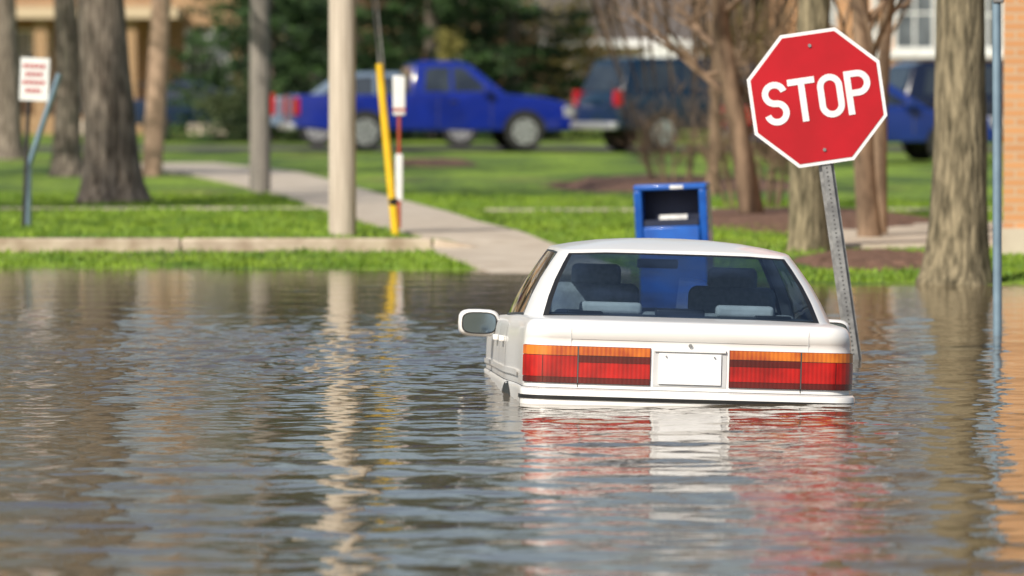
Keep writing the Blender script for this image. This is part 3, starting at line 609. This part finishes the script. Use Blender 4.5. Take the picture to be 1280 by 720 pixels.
vehicle('parked_car',(PX(335,131),132,z),rad(3),(.16,.22,.30),sb,scb,sw,[.9,3.6],ends=sse,wr=.34,scale=1.14)
vehicle('parked_car',(PX(915,107),106,z),rad(12),(.008,.03,.20),sb,scb,sw,[.9,3.6],wr=.32,width=1.75,ends=sse)
vehicle('parked_car',(PX(150,150),150,z),rad(2),(.01,.025,.07),sb,scb,sw,[.9,3.6],wr=.32,width=1.75,ends=sse)

# ------------------------------------------------------------ hero: white sedan
car=empty('sedan_car',(.874,30.0,0.0),(rad(-1.1),rad(1.75),rad(2.5)))
LV=[(-.50,.78,.05,4.50,.15),(-.25,.84,-.05,4.58,.14),(-.05,.852,-.085,4.6,.13),(.035,.852,-.09,4.6,.13),(.052,.850,-.082,4.6,.13),(.060,.842,-.05,4.59,.13),(.062,.835,-.006,4.58,.13),
    (.075,.836,-.002,4.58,.13),(.14,.838,.0,4.58,.13),(.22,.838,.002,4.57,.13),(.275,.836,.006,4.55,.13),(.30,.834,.010,4.52,.13),(.308,.833,.004,4.5,.13),(.335,.830,-.004,4.48,.13),(.368,.822,-.004,4.44,.13),(.388,.808,.010,4.38,.13),(.397,.790,.035,4.3,.13),
    (.402,.75,.09,4.2,.13),(.407,.6,.25,4.0,.12),(.411,.4,.5,3.7,.1),(.412,.15,.8,3.4,.08)]
def lerpL(z):
    if z<=LV[0][0]: return LV[0][1:]
    for a,b2 in zip(LV[:-1],LV[1:]):
        if a[0]<=z<=b2[0]:
            f=(z-a[0])/(b2[0]-a[0]); return tuple(a[i]*(1-f)+b2[i]*f for i in range(1,5))
    return LV[-1][1:]
def ss(a,b2,x): x=min(max((x-a)/(b2-a),0),1); return x*x*(3-2*x)
def warp(x,y,z,W,yr):
    rearw=1-ss(0,.8,y-yr); y2=y+.05*(x/W)**2*rearw
    x2=x*(1-.022*(1-ss(.1,1.3,y))-.07*ss(3.6,4.7,y))*(1.0+.028*ss(.6,1.4,y)*(1-ss(3.6,4.4,y)))
    g=1-.10*ss(.7,3.2,y)-.22*ss(2.9,4.6,y)
    z2=z*g if z>0 else z
    y2-= .10*ss(4.0,4.6,y)*(x/W)**2
    return (x2,y2,z2)
def ringpts(W,yr,yf,r):
    P=[]
    for x in np.linspace(-(W-r),(W-r),25): P.append((x,yr))
    for a in np.linspace(-90,0,9)[1:]: P.append((W-r+r*math.cos(rad(a)),yr+r+r*math.sin(rad(a))))
    for y in np.linspace(yr+r,yf-r,34)[1:]: P.append((W,y))
    for a in np.linspace(0,90,9)[1:]: P.append((W-r+r*math.cos(rad(a)),yf-r+r*math.sin(rad(a))))
    for x in np.linspace(W-r,-(W-r),17)[1:]: P.append((x,yf))
    for a in np.linspace(90,180,9)[1:]: P.append((-(W-r)+r*math.cos(rad(a)),yf-r+r*math.sin(rad(a))))
    for y in np.linspace(yf-r,yr+r,34)[1:]: P.append((-W,y))
    for a in np.linspace(180,270,9)[1:-1]: P.append((-(W-r)+r*math.cos(rad(a)),yr+r+r*math.sin(rad(a))))
    return P
V=[];Fc=[];fm=[]
for (z_,W_,yr_,yf_,r_) in LV:
    R_=ringpts(W_,yr_,yf_,r_); n=len(R_)
    V+=[warp(x,y,z_,W_,yr_) for x,y in R_]
for k in range(len(LV)-1):
    for i in range(n):
        Fc.append((k*n+i,k*n+(i+1)%n,(k+1)*n+(i+1)%n,(k+1)*n+i))
        cx_=sum(V[j][0] for j in Fc[-1])/4; cy_=sum(V[j][1] for j in Fc[-1])/4
        if k>=len(LV)-5 and .85<cy_<3.0 and abs(cx_)<.74: fm.append(1)
        elif k==5: fm.append(2)
        else: fm.append(0)
Fc.append(tuple((len(LV)-1)*n+i for i in range(n))); fm.append(1)
obj('body_shell',V,Fc,['white','interior','seam'],fm,parent=car,smooth=True,sharp=50)
def rp(s,z,off=0.0):
    W_,yr_,yf_,r_=lerpL(z); fl=W_-r_; a=abs(s); sg=1 if s>=0 else -1
    if a<=fl: x,y,nx,ny=a,yr_,0,-1
    else:
        an=(a-fl)/r_
        if an<=math.pi/2: x=fl+r_*math.sin(an); y=yr_+r_-r_*math.cos(an); nx,ny=math.sin(an),-math.cos(an)
        else: x=W_; y=yr_+r_+(a-fl-r_*math.pi/2); nx,ny=1,0
    x2,y2,z2=warp(x,y,z,W_,yr_)
    return (sg*(x2+nx*off),y2+ny*off,z2)
def patch(name,s0,s1,z0,z1,off,m,z0b=None,z1b=None,ns=20,nz=6,parent=car):
    z0b=z0 if z0b is None else z0b; z1b=z1 if z1b is None else z1b
    V=[];Fc=[]
    for j in range(nz+1):
        for i in range(ns+1):
            f=i/ns; za=z0+(z0b-z0)*f; zc=z1+(z1b-z1)*f
            V.append(rp(s0+(s1-s0)*f,za+(zc-za)*j/nz,off))
    A=len(V); w_=ns+1
    for j in range(nz):
        for i in range(ns): Fc.append((j*w_+i,j*w_+i+1,(j+1)*w_+i+1,(j+1)*w_+i))
    border=[i for i in range(w_)]+[j*w_+ns for j in range(1,nz+1)]+[nz*w_+i for i in range(ns-1,-1,-1)]+[j*w_ for j in range(nz-1,0,-1)]
    B=[]
    for b_ in border:
        j,i=divmod(b_,w_); f=i/ns; za=z0+(z0b-z0)*f; zc=z1+(z1b-z1)*f
        B.append(rp(s0+(s1-s0)*f,za+(zc-za)*j/nz,-.004))
    V+=B; nb=len(border)
    for q in range(nb): Fc.append((border[q],border[(q+1)%nb],A+(q+1)%nb,A+q))
    return obj(name,V,Fc,m,parent=parent,smooth=True,sharp=45)
for sg in (-1,1):
    S=lambda a:sg*a
    patch('light_bezel',S(.199),S(.866),.084,.269,.006,'darkred')
    patch('amber_lens',S(.570),S(.864),.222,.267,.012,'amber'); patch('red_lens',S(.570),S(.864),.115,.219,.012,'redlens'); patch('lower_lens',S(.570),S(.864),.086,.113,.011,'darkred')
    patch('amber_lens',S(.202),S(.562),.224,.267,.012,'amber'); patch('red_lens',S(.202),S(.562),.190,.221,.0125,'darkred'); patch('red_lens',S(.202),S(.562),.115,.188,.012,'redlens'); patch('lower_lens',S(.202),S(.562),.086,.113,.011,'darkred')
    patch('light_gap',S(.5635),S(.5685),.086,.267,.013,'seam',ns=2)
    patch('lens_divider',S(.740),S(.744),.09,.22,.0135,'darkred',ns=2)
    patch('trunk_seam',S(.563),S(.568),.066,.083,.0015,'seam',ns=2)
    patch('trunk_seam',S(.600),S(.604),.272,.385,.0012,'platebed',ns=2)
    patch('bumper_seam',S(.93),S(.936),-.2,.06,.0015,'seam',ns=2)
patch('lip_shadow_line',-.60,.60,.3015,.3045,.001,'platebed',ns=40,nz=1)  # grey strip paints the shadow line under the trunk lip
patch('bumper_strip',-.99,.99,.006,.024,.006,'blacktrim',ns=60,nz=2)
patch('plate_recess',-.186,.186,.082,.262,.003,'platebed',ns=10)
patch('plate_surround',-.180,.180,.254,.268,.016,'white',ns=10)
patch('licence_plate',-.158,.158,.094,.246,.013,'plate',ns=10)
for sx in (-.12,.12): cyl('plate_screw',(sx,-.014,.232),(sx,-.02,.232),.004,.004,'galv',car,8)
cyl('trunk_lock',(0,.0,.285),(0,-.006,.285),.010,.010,'galv',car,14)
def sp(y,z,sg,off):
    W_,yr_,yf_,r_=lerpL(z); x2,y2,z2=warp(W_,y,z,W_,yr_); return (sg*(x2+off),y2,z2)
for sg in (-1,1):
    for yc in (1.0,3.72):
        V=[sp(yc+.36*math.cos(a),max(-.30+.36*math.sin(a),-.45),sg,.003) for a in np.linspace(0,math.pi,20)]
        obj('wheel_arch',V,[tuple(range(len(V)))],'blacktrim',parent=car)
    for yc in (1.25,1.95,2.95):
        V=[];zz=np.linspace(-.3,.36,12)
        for q in zz: V.append(sp(yc,q,sg,.002)); V.append(sp(yc+.008,q,sg,.002))
        obj('door_seam',V,[(2*i,2*i+1,2*i+3,2*i+2) for i in range(11)],'seam',parent=car)
    for yc in (1.4,2.1):
        a=sp(yc,.27,sg,0); box('door_handle',min(a[0],a[0]+sg*.03),max(a[0],a[0]+sg*.03),yc,yc+.17,a[2]-.015,a[2]+.015,'white',car,bevel=.006)
    V=[];
    for q in np.linspace(.5,4.3,24): V+= [sp(q,.10,sg,.010),sp(q,.13,sg,.010)]
    obj('side_moulding',V,[(2*i,2*i+1,2*i+3,2*i+2) for i in range(23)],'white',parent=car)
    xc=sg*.945; n1_,n2_=20,12; V=[];Fc=[]
    def se_(a,p): c=math.cos(a); return math.copysign(abs(c)**p,c)
    def si_(a,p): c=math.sin(a); return math.copysign(abs(c)**p,c)
    for j in range(n2_+1):
        ph=-math.pi/2+math.pi*j/n2_
        for i in range(n1_):
            th=2*math.pi*i/n1_; V.append((xc+.112*se_(th,.55)*se_(ph,.5),2.68+.075*si_(ph,.6),.318+.074*si_(th,.55)*se_(ph,.5)))
    for j in range(n2_):
        for i in range(n1_): Fc.append((j*n1_+i,j*n1_+(i+1)%n1_,(j+1)*n1_+(i+1)%n1_,(j+1)*n1_+i))
    obj('mirror_housing',V,Fc,'white',parent=car,smooth=True)
    V=[(xc+.088*se_(t_,.6),2.601,.318+.053*si_(t_,.6)) for t_ in np.linspace(0,2*math.pi,28,endpoint=False)]
    obj('mirror_glass',V,[tuple(range(28))],'mirrorglass',parent=car)
    V=[(xc+.095*se_(t_,.6),2.604,.318+.059*si_(t_,.6)) for t_ in np.linspace(0,2*math.pi,28,endpoint=False)]
    obj('mirror_rim',V,[tuple(range(28))],'blacktrim',parent=car)
    box('mirror_arm',min(sg*.74,sg*.86),max(sg*.74,sg*.86),2.64,2.74,.28,.34,'blacktrim',car,bevel=.015)
for yc in (1.0,3.72):
    for sg in (-1,1):
        we=empty('wheel_hub'); we.parent=car; wheel(we,0,0,.31,sg); we.location=(sg*.70,yc,-.61)
        we.rotation_euler=(0,0,-math.pi/2)
belt=[((0,.60),'g'),((.22,.604),'g'),((.44,.615),'g'),((.60,.64),'g'),((.675,.665),'t'),((.702,.68),'p'),((.745,.74),'p'),((.775,.86),'p'),((.785,.98),'t'),((.787,1.0),'g'),((.797,1.5),'g'),((.80,1.93),'t'),((.80,2.0),'g'),((.797,2.5),'g'),((.785,2.90),'t'),((.782,2.93),'p'),((.765,3.02),'p'),((.735,3.10),'t'),((.715,3.13),'g'),((.55,3.23),'g'),((.3,3.30),'g'),((0,3.32),'g')]
roof=[(0,1.12),(.18,1.122),(.36,1.13),(.485,1.145),(.525,1.155),(.545,1.165),(.568,1.195),(.585,1.25),(.592,1.31),(.594,1.33),(.60,1.6),(.602,1.96),(.602,2.02),(.600,2.2),(.592,2.42),(.590,2.44),(.575,2.48),(.545,2.52),(.525,2.54),(.40,2.58),(.2,2.61),(0,2.62)]
lv=[0,.035,.06,.3,.55,.8,.93,.955,1.0]
segm=[b_[1] for b_ in belt][:-1]
full=[(x,y,rx,ry) for (x,y),(rx,ry) in zip([b_[0] for b_ in belt],roof)]
full=full+[(-x,y,-rx,ry) for (x,y,rx,ry) in full[-2:0:-1]]
segs=segm+segm[::-1]
V=[];n=len(full)
def ghz(s,y0,y1,rx):
    zb=.400*(1-.10*ss(.7,3.2,y0)); zt=.757-.012*ss(.3,.6,abs(rx))-.012*ss(1.6,1.1,y1)-.02*ss(2.2,2.6,y1)
    return zb+(zt-zb)*s
for s in lv:
    for x,y,rx,ry in full:
        bl=.018*math.sin(math.pi*s); sx=1 if x>0 else -1 if x<0 else 0
        xx=x+(rx-x)*s+sx*bl*min(1,abs(x)/.7); yy=y+(ry-y)*s+(-bl if y<1 else bl if y>3 else 0)
        V.append((xx,yy,ghz(s,y,ry,rx)))
Fc=[];fm=[]
for k in range(len(lv)-1):
    for i in range(n):
        Fc.append((k*n+i,k*n+(i+1)%n,(k+1)*n+(i+1)%n,(k+1)*n+i)); c=segs[i]
        if c=='g': m_= 1 if k in (0,6) else 0 if k==7 else 2
        elif c=='t': m_=1 if k<7 else 0
        else: m_=0
        fm.append(m_)
base=(len(lv)-1)*n; prev=base; cx0,cy0=0,1.85
for f in (.985,.93,.8,.6,.35,.12):
    st=len(V)
    for i in range(n):
        v=V[base+i]; V.append((cx0+(v[0]-cx0)*f,cy0+(v[1]-cy0)*f,v[2]*f**2+(.757)*(1-f**2)+.048*(1-f**2.6)))
    for i in range(n): Fc.append((prev+i,prev+(i+1)%n,st+(i+1)%n,st+i)); fm.append(0)
    prev=st
Fc.append(tuple(prev+i for i in range(n))); fm.append(0)
obj('greenhouse',V,Fc,['white','blacktrim','carglass'],fm,parent=car,smooth=True,sharp=40)
def pad(name,x,y,z,sx,sy,sz,m): obj(name,boxv(x-sx,x+sx,y-sy,y+sy,z-sz,z+sz),BF,m,parent=car,bevel=min(sx,sy,sz)*.7,seg=4,smooth=True,sharp=35)
box('parcel_shelf',-.66,.66,.72,1.12,.405,.415,'interior',car)
pad('rear_seat_back',0,1.2,.385,.62,.07,.045,'seat')
pad('rear_headrest',-.33,1.16,.442,.160,.045,.032,'seatlight'); pad('rear_headrest',.36,1.16,.442,.150,.045,.032,'seatlight')
pad('front_seat_back',-.36,2.0,.37,.23,.07,.19,'seat'); pad('front_seat_back',.36,2.0,.37,.23,.07,.19,'seat')
pad('front_headrest',-.36,2.0,.60,.13,.045,.06,'seat'); pad('front_headrest',.36,2.0,.60,.13,.045,.06,'seat')
pad('brake_light',0.0,.80,.433,.125,.05,.02,'blacktrim'); pad('dashboard',0,2.85,.385,.68,.18,.035,'interior'); pad('rear_view_mirror',0,2.55,.665,.11,.015,.025,'blacktrim')
pad('speaker',-.48,.85,.42,.09,.06,.010,'blacktrim'); pad('speaker',.48,.85,.42,.09,.06,.010,'blacktrim')
